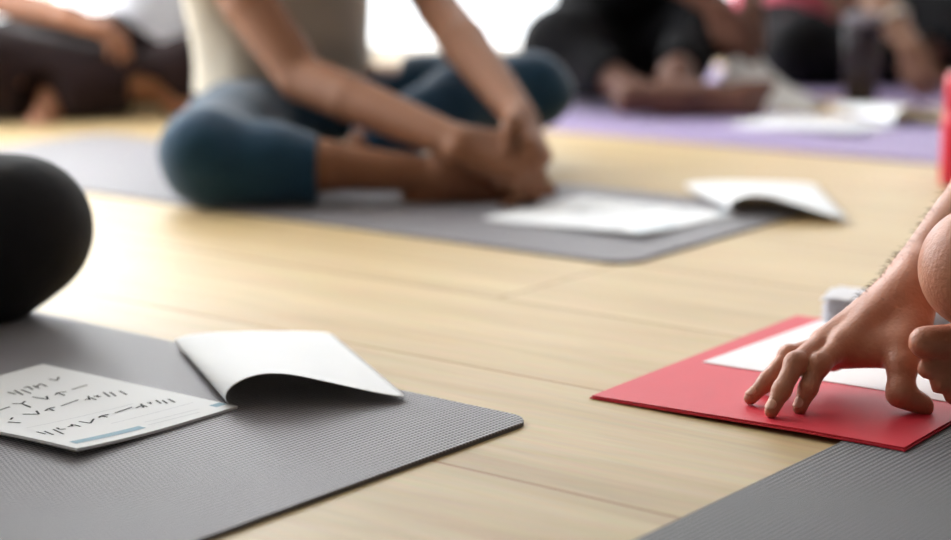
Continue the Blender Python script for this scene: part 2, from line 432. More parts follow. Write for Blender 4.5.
# ------------------------------------------------------------------ the setting
RX0, RX1, RY0, RY1, RZ = -2.5, 4.2, -4.0, 6.2, 3.2
def slab(name, lo, hi, mat):
    o = boxes(name, [(lo, hi)], mat); o['kind'] = 'structure'; return o
slab('floor', (RX0-.2, RY0-.2, -.06), (RX1+.2, RY1+.2, 0), M['floor'])
slab('ceiling', (RX0-.2, RY0-.2, RZ), (RX1+.2, RY1+.2, RZ+.1), M['ceil'])
slab('wall_right', (RX1, RY0, 0), (RX1+.15, RY1, RZ), M['wall_grey'])
slab('wall_front', (RX0, RY0-.15, 0), (RX1, RY0, RZ), M['wall_grey'])
def holed_wall(name, axis, at0, a0, a1, holes):
    """a wall 0.15 m thick with rectangular window openings"""
    L = []
    cur = a0
    for h0, h1, z0, z1 in holes:
        L.append((cur, h0, 0, RZ)); L.append((h0, h1, 0, z0)); L.append((h0, h1, z1, RZ)); cur = h1
    L.append((cur, a1, 0, RZ))
    bl = []
    for u0, u1, z0, z1 in L:
        if u1-u0 < 1e-4 or z1-z0 < 1e-4: continue
        bl.append(((at0, u0, z0), (at0+.15, u1, z1)) if axis == 'x' else ((u0, at0, z0), (u1, at0+.15, z1)))
    o = boxes(name, bl, M['wall']); o['kind'] = 'structure'
WB = [(-2.3, -.55, .0, 3.0), (-.40, 1.65, .0, 3.0), (1.95, 3.6, .0, 3.0)]
WL = [(3.2, 4.45, .0, 3.0), (4.6, 5.85, .0, 3.0)]
holed_wall('wall_back', 'y', RY1, RX0, RX1, WB)
holed_wall('wall_left', 'x', RX0-.15, RY0, RY1+.15, WL)
k = 0
for axis, holes in (('y', WB), ('x', WL)):
    for (u0, u1, z0, z1) in holes:
        k += 1
        p = RY1+.04 if axis == 'y' else RX0-.11
        P3 = (lambda u, q, z: (u, q, z)) if axis == 'y' else (lambda u, q, z: (q, u, z))
        t = .05; mid = (u0+u1)/2
        fr = [(u0, u0+t, z0, z1), (u1-t, u1, z0, z1), (u0, u1, z0, z0+t), (u0, u1, z1-t, z1), (mid-t/2, mid+t/2, z0, z1)]
        w = boxes('window_%d' % k, [(P3(a, p, c), P3(b, p+.07, d)) for a, b, c, d in fr], M['frame']); w['kind'] = 'structure'
        g = boxes('pane', [(P3(u0+t, p+.03, z0+t), P3(u1-t, p+.036, z1-t))], M['pane'], w)
def baseboard(name, lo, hi):
    o = boxes(name, [(lo, hi)], M['frame']); o['kind'] = 'structure'
baseboard('baseboard_right', (RX1-.015, RY0, 0), (RX1, RY1, .09))

# ------------------------------------------------------------------ exercise mats
def yoga_mat(name, corner, ang, L, W, mat, label, thick=.005, rad=.03, z=0.0, wave=.0012, group='yoga mats on the floor'):
    """corner = one rounded corner, length along ang, width 90 degrees to its left (W<0: right)"""
    root_z = z
    pts = []
    def arc(cx, cy, a0, r):
        for i in range(9):
            a = a0+math.pi/2*i/8; pts.append((cx+r*math.cos(a), cy+r*math.sin(a)))
    w = abs(W); y0 = 0 if W > 0 else -w
    arc(rad, y0+rad, math.pi, rad); arc(L-rad, y0+rad, 1.5*math.pi, rad); arc(L-rad, y0+w-rad, 0, rad); arc(rad, y0+w-rad, math.pi/2, rad)
    bm = bmesh.new()
    vs = [bm.verts.new((x, y, 0)) for x, y in pts]; f = bm.faces.new(vs)
    r = bmesh.ops.extrude_face_region(bm, geom=[f])
    up = [v for v in r['geom'] if isinstance(v, bmesh.types.BMVert)]
    for v in up: v.co.z = thick
    bm.normal_update()
    top = [e for e in bm.edges if all(v in up for v in e.verts)]
    bmesh.ops.bevel(bm, geom=top, offset=.0016, segments=2, affect='EDGES', profile=.5)
    bmesh.ops.recalc_face_normals(bm, faces=bm.faces)
    o = link(name, from_bm(name, bm), mat, smooth=False)
    if mat is not M['mat_purple']:
        o.data.materials.append(M['rubber_side'])
        for p in o.data.polygons:
            if p.normal.z < .3: p.material_index = 1
    o.location = (corner[0], corner[1], z); o.rotation_euler = (0, 0, ang)
    tag(o, label, 'yoga mat', group)
    return o
D1 = math.radians(141.6)
yoga_mat('yoga_mat', (.062, 1.845), D1, 1.78, .60, M['mat_grey'], 'grey woven yoga mat whose rounded corner ends in the foreground under a handout')
yoga_mat('yoga_mat', (.222, 2.675), math.radians(143.2), 1.80, -.60, M['mat_grey'], 'grey yoga mat under the person in blue leggings', rad=.05)
yoga_mat('yoga_mat', (.526, 1.968), math.radians(-38.6), 1.75, -.66, M['mat_dark'], 'dark grey yoga mat in the bottom right corner, under the red folder', rad=.02)
yoga_mat('yoga_mat', (1.32, 3.47), math.radians(143.4), 1.80, -.60, M['mat_purple'], 'lilac yoga mat under the bare feet of the person in black')
yoga_mat('yoga_mat', (1.75, 4.42), math.radians(143.4), 1.80, -.62, M['mat_purple'], 'farther lilac yoga mat under the person in a pink top')

# ------------------------------------------------------------------ handouts
INK=[[(0.1054, 0.2403), (0.1053, 0.227)], [(0.0962, 0.2403), (0.103, 0.2181)], [(0.0898, 0.2368), (0.0945, 0.2152)], [(0.0828, 0.24), (0.0768, 0.241), (0.0826, 0.2263)], [(0.0714, 0.2391), (0.0747, 0.2246)], [(0.0759, 0.2302), (0.0615, 0.2384), (0.0648, 0.2238)], [(0.0424, 0.2464), (0.0421, 0.2341), (0.0298, 0.2443)], [(0.1599, 0.1879), (0.1443, 0.1902)], [(0.1341, 0.1988), (0.1283, 0.1904)], [(0.1283, 0.1904), (0.1192, 0.1954)], [(0.1283, 0.1904), (0.133, 0.1704)], [(0.1029, 0.203), (0.1005, 0.1812), (0.0922, 0.1932)], [(0.0832, 0.1895), (0.0759, 0.194), (0.0795, 0.1787)], [(0.0759, 0.194), (0.0675, 0.1895)], [(0.0582, 0.1913), (0.0349, 0.1923)], [(0.1889, 0.1395), (0.1846, 0.1251)], [(0.1812, 0.1451), (0.1735, 0.1508)], [(0.1579, 0.154), (0.1482, 0.1399), (0.1399, 0.1539)], [(0.1346, 0.1463), (0.1257, 0.151), (0.1293, 0.1387)], [(0.1257, 0.151), (0.1185, 0.1495)], [(0.1114, 0.1481), (0.0833, 0.1528)], [(0.0795, 0.1472), (0.0699, 0.1481), (0.0725, 0.1372)], [(0.0665, 0.1561), (0.0764, 0.1428)], [(0.0634, 0.1516), (0.0608, 0.1424)], [(0.0588, 0.1507), (0.0638, 0.1431)], [(0.0462, 0.155), (0.0554, 0.1346)], [(0.0419, 0.1489), (0.05, 0.1306)], [(0.0323, 0.1444), (0.039, 0.1258)], [(0.2013, 0.0814), (0.2023, 0.067)], [(0.1946, 0.0781), (0.1997, 0.0587)], [(0.1835, 0.078), (0.191, 0.054)], [(0.1765, 0.0807), (0.1799, 0.0728), (0.1744, 0.0698)], [(0.1668, 0.0749), (0.1569, 0.077), (0.1583, 0.0659)], [(0.1571, 0.0806), (0.1631, 0.0728)], [(0.1445, 0.0838), (0.1423, 0.0691), (0.1278, 0.08)], [(0.1209, 0.0802), (0.1148, 0.0833), (0.1144, 0.0741)], [(0.1148, 0.0833), (0.1056, 0.0821)], [(0.0978, 0.0812), (0.0707, 0.0842)], [(0.0712, 0.0779), (0.059, 0.0815), (0.0609, 0.0718)], [(0.0562, 0.0865), (0.0653, 0.0728)], [(0.0488, 0.0848), (0.0479, 0.0781)], [(0.0458, 0.0842), (0.0508, 0.0769)], [(0.0362, 0.0848), (0.0425, 0.0704)], [(0.0323, 0.0793), (0.0386, 0.0648)], [(0.0248, 0.0776), (0.0304, 0.062)]]
PW, PL = .222, .305
def page_z(u, v, th):        # u along the short edge, v along the long edge; the free front corner lifts a little
    return th+.006*max(0, (u/PW-.35)/.65)**2*max(0, 1-v/PL*.9)+.002*math.sin(v*14+1)*(u/PW)
def page_mesh():
    nu, nv = 14, 18; vs, fs = [], []
    for th in (.0032, .0002):
        for i in range(nu+1):
            for j in range(nv+1):
                u, v = PW*i/nu, PL*j/nv; z = page_z(u, v, .0032)-(.0032-th)
                vs.append((v, u, z))
    W_ = nv+1; off = (nu+1)*W_
    for i in range(nu):
        for j in range(nv):
            a = i*W_+j; q = (a, a+1, a+W_+1, a+W_)
            fs.append(q[::-1] if False else q); fs.append(tuple(x+off for x in q[::-1]))
    rim = [j for j in range(W_)]+[i*W_+nv for i in range(1, nu+1)]+[nu*W_+j for j in range(nv-1, -1, -1)]+[i*W_ for i in range(nu-1, 0, -1)]
    for a, b in zip(rim, rim[1:]+rim[:1]): fs.append((a, a+off, b+off, b))
    me = from_py('pages', vs, fs)
    bm = bmesh.new(); bm.from_mesh(me); bmesh.ops.recalc_face_normals(bm, faces=bm.faces); bm.to_mesh(me); bm.free(); return me
def strokes_mesh(name, lines, w, lift=.0004):
    vs, fs = [], []
    for ln in lines:
        for (u0, v0), (u1, v1) in zip(ln[:-1], ln[1:]):
            L = math.hypot(u1-u0, v1-v0); nx, ny = -(v1-v0)/L*w/2, (u1-u0)/L*w/2
            N_ = max(1, int(L/.012)); b = len(vs)
            for i in range(N_+1):
                t = i/N_; u, v = u0+(u1-u0)*t, v0+(v1-v0)*t
                for sg in (1, -1):
                    uu, vv = u+nx*sg, v+ny*sg; vs.append((vv, uu, page_z(uu, vv, .0032)+lift))
            for i in range(N_): a = b+2*i; fs.append((a, a+1, a+3, a+2))
    me = from_py(name, vs, fs)
    return me
def flip_mesh(a, S0=(-.008, 0), E0=(.179, .025), F0=(-.110, .276), F1=(.072, .324)):
    """the turned-over top sheet: two edge profiles joined by straight lines; local coordinates from the stapled corner"""
    c, s = math.cos(-a), math.sin(-a)
    lc = lambda x, y: (x*c-y*s, x*s+y*c)
    near = [(0, 0), (-.006, .006), (-.004, .015), (.006, .024), (.022, .031), (.042, .034), (.066, .0315), (.095, .024), (.125, .016), (.155, .008), (.19, .0008)]
    far = [(0, .002), (-.001, .004), (.003, .006), (.012, .009), (.028, .0105), (.046, .011), (.07, .0105), (.097, .0095), (.125, .008), (.155, .006), (.19, .003)]
    def prof(P0, P1, pr):
        L = math.hypot(P1[0]-P0[0], P1[1]-P0[1]); ex = ((P1[0]-P0[0])/L, (P1[1]-P0[1])/L)
        return [(P0[0]+ex[0]*t*L/.19, P0[1]+ex[1]*t*L/.19, z) for t, z in pr]
    A, B = prof(S0, E0, near), prof(F0, F1, far)
    nv = 12; vs, fs = [], []
    for j in range(nv+1):
        t = j/nv
        for p, q in zip(A, B):
            x, y = lc(p[0]+(q[0]-p[0])*t, p[1]+(q[1]-p[1])*t)
            vs.append((x, y, .0038+p[2]+(q[2]-p[2])*t - .003*math.sin(math.pi*t)*(p[2]/.034)))
    n = len(A)
    for j in range(nv):
        for i in range(n-1): a_ = j*n+i; fs.append((a_, a_+1, a_+n+1, a_+n))
    return from_py('turned_sheet', vs, fs)
HA = math.radians(143.8)
def make_handout(loc, ang, label):
    r = empty('handout', loc, label, 'handout', 'stapled handouts lying on the mats', ang)
    pg = link('pages', page_mesh(), M['paper'], r, smooth=False)
    link('pictogram_writing', strokes_mesh('ink', INK, .0023), M['ink'], pg, label='rows of small black stick figure pictograms')
    link('ruled_lines', strokes_mesh('lines', [[(.105, .030), (.034, .023)], [(.111, .0195), (.043, .0138)], [(.196, .103), (.06, .093)], [(.13, .052), (.02, .046)]], .0007), M['grey_ink'], pg)
    link('header_band', strokes_mesh('band', [[(.209, .0205), (.119, .0187)]], .011, .0003), M['blue_ink'], pg, label='pale blue header band')
    link('corner_mark', strokes_mesh('mark', [[(.018, .019), (.002, .019)]], .011, .0003), M['blue_ink'], pg)
    t = link('turned_sheet', flip_mesh(HA), M['paper'], r, label='blank top sheet folded back and curling up')
    md = t.modifiers.new('sub', 'SUBSURF'); md.levels = md.render_levels = 2
    md = t.modifiers.new('solid', 'SOLIDIFY'); md.thickness = .0004
    return r
def copy_tree(o, parent=None):
    c = o.copy(); C.objects.link(c); c.parent = parent
    for ch in list(o.children): copy_tree(ch, c)
    return c
h1 = make_handout((-.250, 1.880, .005), HA, 'printed handout with stick figure rows on the foreground grey mat')
h2 = copy_tree(h1); h2.location = (.441, 3.10, .005); h2.rotation_euler.z = HA-.03
h2['label'] = 'white handout lying in front of the person in blue leggings, top sheet folded back'
for ch in h2.children:
    if ch.name.startswith('pages'): ch.scale = (1.03, 1.33, 1)
    else:
        mats_ = list(ch.data.materials); ch.data = flip_mesh(HA-.03, (-.006, .004), (.178, -.075), (-.055, .285), (.19, .31)); ch.data.materials.append(M['paper'])
        ch.data.polygons.foreach_set('use_smooth', [True]*len(ch.data.polygons))
h3 = copy_tree(h1); h3.location = (1.0, 4.36, .0055); h3.rotation_euler.z = HA-.02; h3.scale = (1.05, 1.1, 1.3)
h3['label'] = 'white handout on the lilac mat in front of the dark tumbler'

# ------------------------------------------------------------------ red folder, its sheet and the paper stack
FO = empty('folder', (.1235, 1.938, 0), 'red card folder lying open under the pressed hand', 'folder', None, math.radians(-36.3))
def bent(name, x0, x1, y0, y1, z0, dz, th, mat, parent, label=None, xo=0):
    """thin board: z rises from z0 to z0+dz along x"""
    nx = 10; vs, fs = [], []
    for zz in (0, th):
        for j in range(2):
            for i in range(nx+1):
                x = x0+(x1-x0)*i/nx; vs.append((x, (y0, y1)[j], z0+dz*min(1, max(0, (x+xo)/.25))+zz))
    n = nx+1
    for i in range(nx):
        fs += [(i, n+i, n+i+1, i+1), (2*n+i, 2*n+i+1, 3*n+i+1, 3*n+i), (i, i+1, 2*n+i+1, 2*n+i), (n+i, 3*n+i, 3*n+i+1, n+i+1)]
    fs += [(0, 2*n, 3*n, n), (nx, n+nx, 3*n+nx, 2*n+nx)]
    return link(name, from_py(name, vs, fs), mat, parent, smooth=False, label=label)
bent('back_cover', 0, .363, 0, .493, .0003, .0055, .0016, M['red_card'], FO)
bent('front_cover', .002, .361, .002, .490, .0024, .0055, .0014, M['red_card'], FO)
st = empty('paper_sheet', (.2655, 2.084, .0041), 'white paper sheet lying on the red folder under the hand', 'paper', None, math.radians(-39.0))
bent('sheet', 0, .325, -.004, .30, .0, .0055, .0006, M['paper'], st, None, .035)
PS = empty('paper_stack', (.436, 2.262, .0092), 'thick fanned stack of white sheets behind the hand on the folder', 'paper stack', None, math.radians(-21))
for i in range(13):
    nx, ny = 16, 6; vs, fs = [], []
    y1 = .075+.004*math.sin(i*2.1); x0 = .005*math.sin(i*1.7)
    for a in range(nx+1):
        for b in range(ny+1):
            x = x0+.30*a/nx; y = y1*b/ny
            lift = .0004+.0028*i*(1-.55*a/nx)+.0004*math.sin(a/nx*9+i*2)*min(i, 3)
            vs.append((x, y, max(0.0002+.001*i, lift)))
    W_ = ny+1
    for a in range(nx):
        for b in range(ny): q = a*W_+b; fs.append((q, q+W_, q+W_+1, q+1))
    s_ = link('sheet', from_py('sheet', vs, fs), M['paper2'], PS, smooth=False)
    md = s_.modifiers.new('solid', 'SOLIDIFY'); md.thickness = .0009; md.offset = 1

# ------------------------------------------------------------------ bottles
bt = empty('water_bottle', (.915, 3.47, 0), 'red drinking bottle standing at the right edge behind the knee', 'bottle')
lathe('bottle_body', [(.030, 0), (.035, .004), (.036, .02), (.036, .125), (.0345, .133), (.031, .136)], M['red_plastic'], bt)
lathe('bottle_cap', [(.0315, .136), (.033, .139), (.033, .196), (.031, .206), (.026, .212), (.012, .214)], M['red_plastic'], bt)
tb = empty('tumbler', (1.02, 4.90, .0055), 'dark smoky tumbler standing on the lilac mat', 'tumbler')
lathe('cup', [(.040, 0), (.043, .004), (.047, .12), (.049, .20), (.048, .203), (.044, .2)], M['smoke'], tb)
lathe('lid', [(.048, .2035), (.0515, .206), (.0515, .226), (.049, .232), (.02, .234)], M['band'], tb, label='greyish rim and lid')

# ------------------------------------------------------------------ crumpled cloth
def cloth():
    nx, ny = 36, 28; vs, fs = [], []
    r = np.random.default_rng(9); w = [(r.normal(size=2)*26, r.random()*6.3) for _ in range(6)]
    for i in range(nx+1):
        for j in range(ny+1):
            x, y = i/nx-.5, j/ny-.5
            e = max(0, 1-(2*abs(x))**2.5)*max(0, 1-(2*abs(y))**2.5)
            tail = math.exp(-((x+.22)/.26)**2)
            n_ = sum(math.sin(a[0]*x+a[1]*y+p) for a, p in w)/6
            vs.append((x*.30, y*.22, .004+e*(.05+.10*tail+.05*n_*tail)+.004*abs(n_)*e))
    W_ = ny+1
    for i in range(nx):
        for j in range(ny): q = i*W_+j; fs.append((q, q+W_, q+W_+1, q+1))
    o = link('cloth', from_py('cloth', vs, fs), M['thin_cloth'])
    o.location = (.745, 4.79, .0055); o.rotation_euler = (0, 0, math.radians(-22))
    md = o.modifiers.new('sub', 'SUBSURF'); md.levels = md.render_levels = 1
    md = o.modifiers.new('solid', 'SOLIDIFY'); md.thickness = .002
    tag(o, 'crumpled white cloth between the brown hands and the bare foot', 'cloth')
cloth()

# ------------------------------------------------------------------ person in blue leggings and beige vest
F = unit((.61, -.79, 0)); Rt = V(F[1], -F[0], 0)
hips = V(-.40, 3.88, .115); chest = V(-.405, 3.80, .44); neck = V(-.36, 3.74, .60)
rk, ra = V(-.467, 3.21, .092), V(-.075, 3.25, .052)
lk, la = V(.118, 3.78, .150), V(-.20, 3.52, .072)
rh, lh = V(-.46, 3.78, .095), V(-.31, 3.93, .11)
hem_r = V(-.276, 3.225, .062)
r_leg = chain([rh, rk], [.075, .055])+chain([rk, (rk*.5+ra*.5)+V(0, -.004, .0), ra], [.052, .043, .031])
l_leg = chain([lh, lk], [.075, .055])+chain([lk, (lk+la)/2, la], [.052, .046, .031])
rs, re, rw = V(-.545, 3.62, .50), V(-.322, 3.44, .205), V(-.026, 3.20, .113)
ls, le, lw = V(-.205, 3.86, .53), V(-.073, 3.70, .318), V(.080, 3.29, .150)
body = torso(hips, chest, neck, Rt)+r_leg+l_leg
body += chain([chest*.4+neck*.6, rs, rs*.45+re*.55, re], [.06, .057, .053, .044], .008)
body += chain([re, re*.68+rw*.32, rw], [.044, .043, .031], .006)
body += chain([chest*.4+neck*.6, ls, ls*.5+le*.5, le], [.06, .056, .050, .043])
body += chain([le, le*.66+lw*.34, lw], [.044, .046, .030], .008)
body += [cap(neck, neck+V(.04, -.05, .09), .052, .05, .03)]
hd, hr, hcut = head(neck+V(.09, -.12, .15), unit((.55, -.7, -.45)))
body += hd
cl = ((.85, .9, .5), (.9, .95, .5), (.95, .95, .5), (1.0, .95, .5))
body += hand(rw, (.93, -.05, -.28), (.15, .5, -1), (.2, .9, .45), cl, 1.25, 1, .4)
body += hand(lw, (.22, -.62, -.40), (-.75, .1, -.55), (-.5, -.6, .5), cl, 1.08, 10, .35)
body += foot(ra+V(.02, 0, .0), (.95, .04, .0), (.05, .45, -.75), (0, .5, .8), 1.05, 20)
body += foot(la, (-.8, -.35, -.15), (0, .2, -.95), (.5, -.7, 0), .9, 30)
leg_cl = chain([rh, rk*.5+rh*.5, rk], [.09, .084, .082], .03)+chain([rk, rk*.5+hem_r*.5, hem_r], [.080, .070, .062], .03)
leg_cl += chain([rh, hips, lh], [.085, .095, .09], .05)+chain([lh, (lh+lk)/2, lk], [.09, .082, .074], .03)
leg_cl += chain([lk, (lk+la)/2+V(.0, .02, .02), la*.95+lk*.05], [.070, .066, .060], .03)
leg_cl += [cap(hips, hips+V(0, 0, .05), .116, .112, .03, flat=(Rt, 1.42))]
vest = torso(hips+V(0, 0, .03), chest, neck, Rt, .192, .118, .012)+[cap(chest*.4+neck*.6, rs*.75+neck*.25, .066, .05, .03), cap(chest*.4+neck*.6, ls*.75+neck*.25, .066, .05, .03)]
main = person((-.30, 3.70, .005), 'person in blue leggings and beige vest, cross-legged, hands clasped over an ankle', body, M['skin_tan'], .005,
    [('leggings', leg_cl, M['blue_cloth'], [(hem_r, (1, 0, -.03), .11), (hips+V(0, 0, .060), (0, 0, 1), .25)], (.0045, 34, 1)),
     ('vest', vest, M['beige_cloth'], [(hips+V(0, 0, .025), (0, 0, -1), .25), (neck+V(0, 0, -.005), (0, 0, 1), .15)], (.006, 26, 2))], (hr, hcut))

# ------------------------------------------------------------------ person in black at the left edge
F = unit((.8, -.6, 0)); Rt = V(F[1], -F[0], 0)
hips = V(-1.0, 2.36, .125); chest = hips+F*.06+V(0, 0, .33); neck = hips+F*.09+V(0, 0, .50)
lk, la = V(-.588, 2.335, .116), V(-.90, 2.12, .055)
rk, ra = V(-.98, 1.95, .11), V(-.80, 2.10, .055)
lh, rh = hips-Rt*.09, hips+Rt*.09
rs, re, rw = neck+Rt*.19-V(0, 0, .06), V(-1.15, 2.0, .32), V(-.98, 1.93, .21)
ls, le, lw = neck-Rt*.19-V(0, 0, .06), V(-.82, 2.42, .32), V(-.72, 2.36, .255)
body = torso(hips, chest, neck, Rt)+chain([rh, rk, ra], [.075, .055, .031])+chain([lh, lk, la], [.075, .055, .031])
body += chain([neck-V(0, 0, .08), rs, re, rw], [.06, .052, .04, .028])+chain([neck-V(0, 0, .08), ls, le, lw], [.06, .052, .04, .028])
body += [cap(neck, neck+V(.02, -.01, .1), .05, .048, .03)]
hd, hr, hcut = head(neck+V(.04, -.03, .17), F*1.0+V(0, 0, -.2)); body += hd
body += hand(rw, F, (0, 0, -1), -Rt, ((.4, .5, .3),)*4, 1, 1)+hand(lw, (.5, -.3, -.3), (-.3, 0, -.9), Rt, ((.4, .5, .3),)*4, 1, 10)
body += foot(ra, F*-1+Rt*-.6, (0, 0, -1), F, .95, 20)+foot(la, Rt+F*.2, (0, 0, -1), F, .95, 30)
leg_cl = chain([rh, (rh+rk)/2, rk, ra], [.105, .098, .090, .05], .03)+chain([lh, (lh+lk)/2, lk], [.105, .098, .086], .04)+chain([lk, V(-.632, 2.315, .076), V(-.70, 2.28, .070), la], [.086, .074, .068, .048], .05)
leg_cl += chain([rh, hips, lh], [.10, .11, .10], .05)+[cap(hips, hips+V(0, 0, .07), .12, .11, .03, flat=(Rt, 1.4))]
top_ = torso(hips+V(0, 0, .06), chest, neck, Rt, .16, .116, .006)+chain([neck-V(0, 0, .07), rs, rs*.6+re*.4], [.07, .064, .06], .03)+chain([neck-V(0, 0, .07), ls, ls*.6+le*.4], [.07, .064, .06], .03)
person((-.95, 2.30, .005), 'person in black leggings, only the round knee shows at the left edge', body, M['skin_warm'], .0065,
    [('leggings', leg_cl, M['black_cloth'], [(ra*.9+rk*.1, ra-rk, .1), (la*.9+lk*.1, la-lk, .1)], (.002, 26, 3)),
     ('top', top_, M['black_cloth2'], [(neck, (0, 0, 1), .15)], (.004, 24, 4))], (hr, hcut))

# ------------------------------------------------------------------ person pressing a hand on the red folder
F = unit((-.8, .6, 0)); Rt = V(F[1], -F[0], 0)
hips = V(.98, 1.86, .12); chest = hips+F*.10+V(0, 0, .33); neck = hips+F*.16+V(0, 0, .50)
lk, la = V(.508, 1.82, .168), V(.86, 2.06, .075)
rk, ra = V(.92, 2.38, .13), V(.642, 1.885, .070)
lh, rh = hips-Rt*.09, hips+Rt*.09
rw = V(.482, 1.966, .134); re = V(.655, 2.125, .275); rs = neck+Rt*.19-V(0, 0, .06)
ls = neck-Rt*.19-V(0, 0, .06); le = V(.95, 1.60, .32); lw = V(.80, 1.66, .24)
body = torso(hips, chest, neck, Rt)+chain([rh, rk, ra], [.08, .058, .034])+chain([lh, lh*.4+lk*.6, lk, lk*.72+la*.28, la], [.085, .066, .058, .052, .034])
body += chain([neck-V(0, 0, .08), rs, re], [.06, .054, .043])+chain([neck-V(0, 0, .08), ls, le, lw], [.06, .054, .042, .03])
arm = chain([re, re*.6+rw*.4, rw], [.043, .041, .030], .02)
body += arm
body += [cap(neck, neck+V(-.03, .02, .1), .055, .052, .03)]
hd, hr, hcut = head(neck+V(-.07, .05, .17), F+V(0, 0, -.45)); body += hd
body += hand(lw, F, (0, 0, -1), Rt, ((.4, .5, .3),)*4, 1.05, 10)
body += foot(la, F*.3+Rt*.9, (0, 0, -1), F, 1.0, 30)
# the foot whose toes show under the knee lies on its side, big toe uppermost
body += foot(ra, (-1, -.06, .02), (-.1, -.95, 0), (0, 0, 1), .98, 40, False)
for i, (p0, p1, r0) in enumerate((((.457, 1.83, .089), (.525, 1.845, .088), .0175), ((.459, 1.83, .0605), (.52, 1.845, .064), .0100),
                                 ((.473, 1.83, .0440), (.525, 1.845, .050), .0098), ((.488, 1.835, .0310), (.53, 1.85, .040), .0092), ((.502, 1.84, .0200), (.54, 1.855, .032), .0085))):
    body.append(cap(p0, p1, r0, r0*1.12, .006, 50+i))
# pressed hand: palm from the wrist to four knuckles, then three bones per finger
MC = dict(i=V(.387, 1.896, .070), m=V(.372, 1.917, .069), r=V(.374, 1.938, .059), l=V(.384, 1.956, .049))
FG = dict(i=[V(.358, 1.870, .0560), V(.345, 1.858, .033), V(.336, 1.852, .0135)],
          m=[V(.333, 1.868, .0575), V(.316, 1.848, .034), V(.304, 1.836, .0150)],
          r=[V(.334, 1.914, .0540), V(.309, 1.897, .031), V(.290, 1.886, .0150)],
          l=[V(.343, 1.952, .0440), V(.324, 1.940, .027), V(.312, 1.928, .0145)])
FR = dict(i=(.0122, .0104, .0096, .0074), m=(.0122, .0104, .0096, .0074), r=(.0112, .0100, .0092, .0074), l=(.0100, .0088, .0082, .0066))
fine = [cap(re*.35+rw*.65, rw, .037, .0300, .02)]
pn = unit(np.cross(MC['i']-rw, MC['l']-rw))
for kk, o in (('i', .020), ('m', .007), ('r', -.007), ('l', -.019)):
    side = unit(MC['i']-MC['l'])
    fine.append(cap(rw+side*o, MC[kk], .0215, .0135, .014))
fine.append(cap(rw*.75+MC['i']*.25+V(.008, -.016, -.010), V(.454, 1.896, .072), .027, .023, .022))      # thumb mound
fine.append(cap(rw*.7+MC['l']*.3+V(.004, .008, -.018), MC['l']+V(.006, 0, -.008), .020, .013, .02))       # outer edge of the palm
for gi, kk in enumerate('imrl'):
    r = FR[kk]; pts = [MC[kk]*.8+rw*.2, MC[kk]]+FG[kk]
    fine += chain(pts, [r[0]*1.05, r[0]*1.06, r[1]*1.04, r[2], r[3]], .006, gi+1)
    fine.append(ell(FG[kk][0], (r[1]*1.04,)*3, None, .006, gi+1))
fine.append(cap((.388, 1.905, .064), (.446, 1.886, .070), .0130, .0180, .018))       # web between thumb and first finger
fine.append(cap((.374, 1.912, .054), (.432, 1.897, .063), .0125, .0145, .016))       # pads at the finger roots
TH = [V(.458, 1.905, .085), V(.444, 1.868, .056), V(.440, 1.852, .030), V(.466, 1.850, .0145)]
fine += chain(TH, [.0205, .0150, .0136, .0084], .010, 5)
fine.append(ell((TH[2]+TH[3])/2+V(.004, 0, -.001), (.014, .0105, .0085), None, .008, 5))
man = person((.9, 1.9, .0), 'person at the right edge pressing the fingertips of one hand on the red folder', body, M['skin_fair'], .005,
    [('shorts', chain([rh, rh*.4+rk*.6], [.115, .095], .04)+chain([lh, lh*.45+lk*.55], [.115, .09], .04)+chain([rh, hips, lh], [.11, .115, .11], .05)+[cap(hips, hips+V(0, 0, .06), .12, .115, .03, flat=(Rt, 1.4))],
      M['navy_cloth'], [(lh*.47+lk*.53, lk-lh, .14), (rh*.42+rk*.58, rk-rh, .14)], (.004, 30, 5)),
     ('shirt', torso(hips+V(0, 0, .06), chest, neck, Rt, .17, .125, .008)+chain([neck-V(0, 0, .07), rs, rs*.6+re*.4], [.075, .068, .064], .03)+chain([neck-V(0, 0, .07), ls, ls*.6+le*.4], [.075, .068, .064], .03),
      M['black_cloth2'], [(neck, (0, 0, 1), .15), (rs*.62+re*.38, re-rs, .1), (ls*.62+le*.38, le-ls, .1)], (.005, 26, 6))], (hr, hcut), fine=(fine, .0019))
# nails sit on the back of each fingertip
def nail(tip, prev, backn, r, L):
    d = unit(tip-prev); nrm = unit(backn-d*(backn@d)); s = np.cross(d, nrm)
    vs, fs = [], []
    for i in range(7):
        for j in range(7):
            a, b = (i/6-.5)*2, (j/6-.5)*2
            a2, b2 = a*math.sqrt(1-b*b/2), b*math.sqrt(1-a*a/2)
            ang = a2*.95
            p = tip+d*(b2*L*.5-.0005)+s*math.sin(ang)*r*1.0+nrm*(math.cos(ang)*r*1.03+.0002)
            vs.append(p)
    for i in range(6):
        for j in range(6): q = i*7+j; fs.append((q, q+1, q+8, q+7))
    o = link('fingernail', from_py('fingernail', vs, fs), M['nail'], man, True)
    md = o.modifiers.new('solid', 'SOLIDIFY'); md.thickness = .0006; md.offset = 0
for kk in 'imrl':
    ax_ = np.cross(FG[kk][2]-FG[kk][0], UP); bn = unit(np.cross(ax_, FG[kk][2]-FG[kk][1])); bn = bn if bn[2] > 0 else -bn
    nail(FG[kk][2]+unit(FG[kk][1]-FG[kk][2])*.0035, FG[kk][1], bn, FR[kk][3]*1.06, .012)
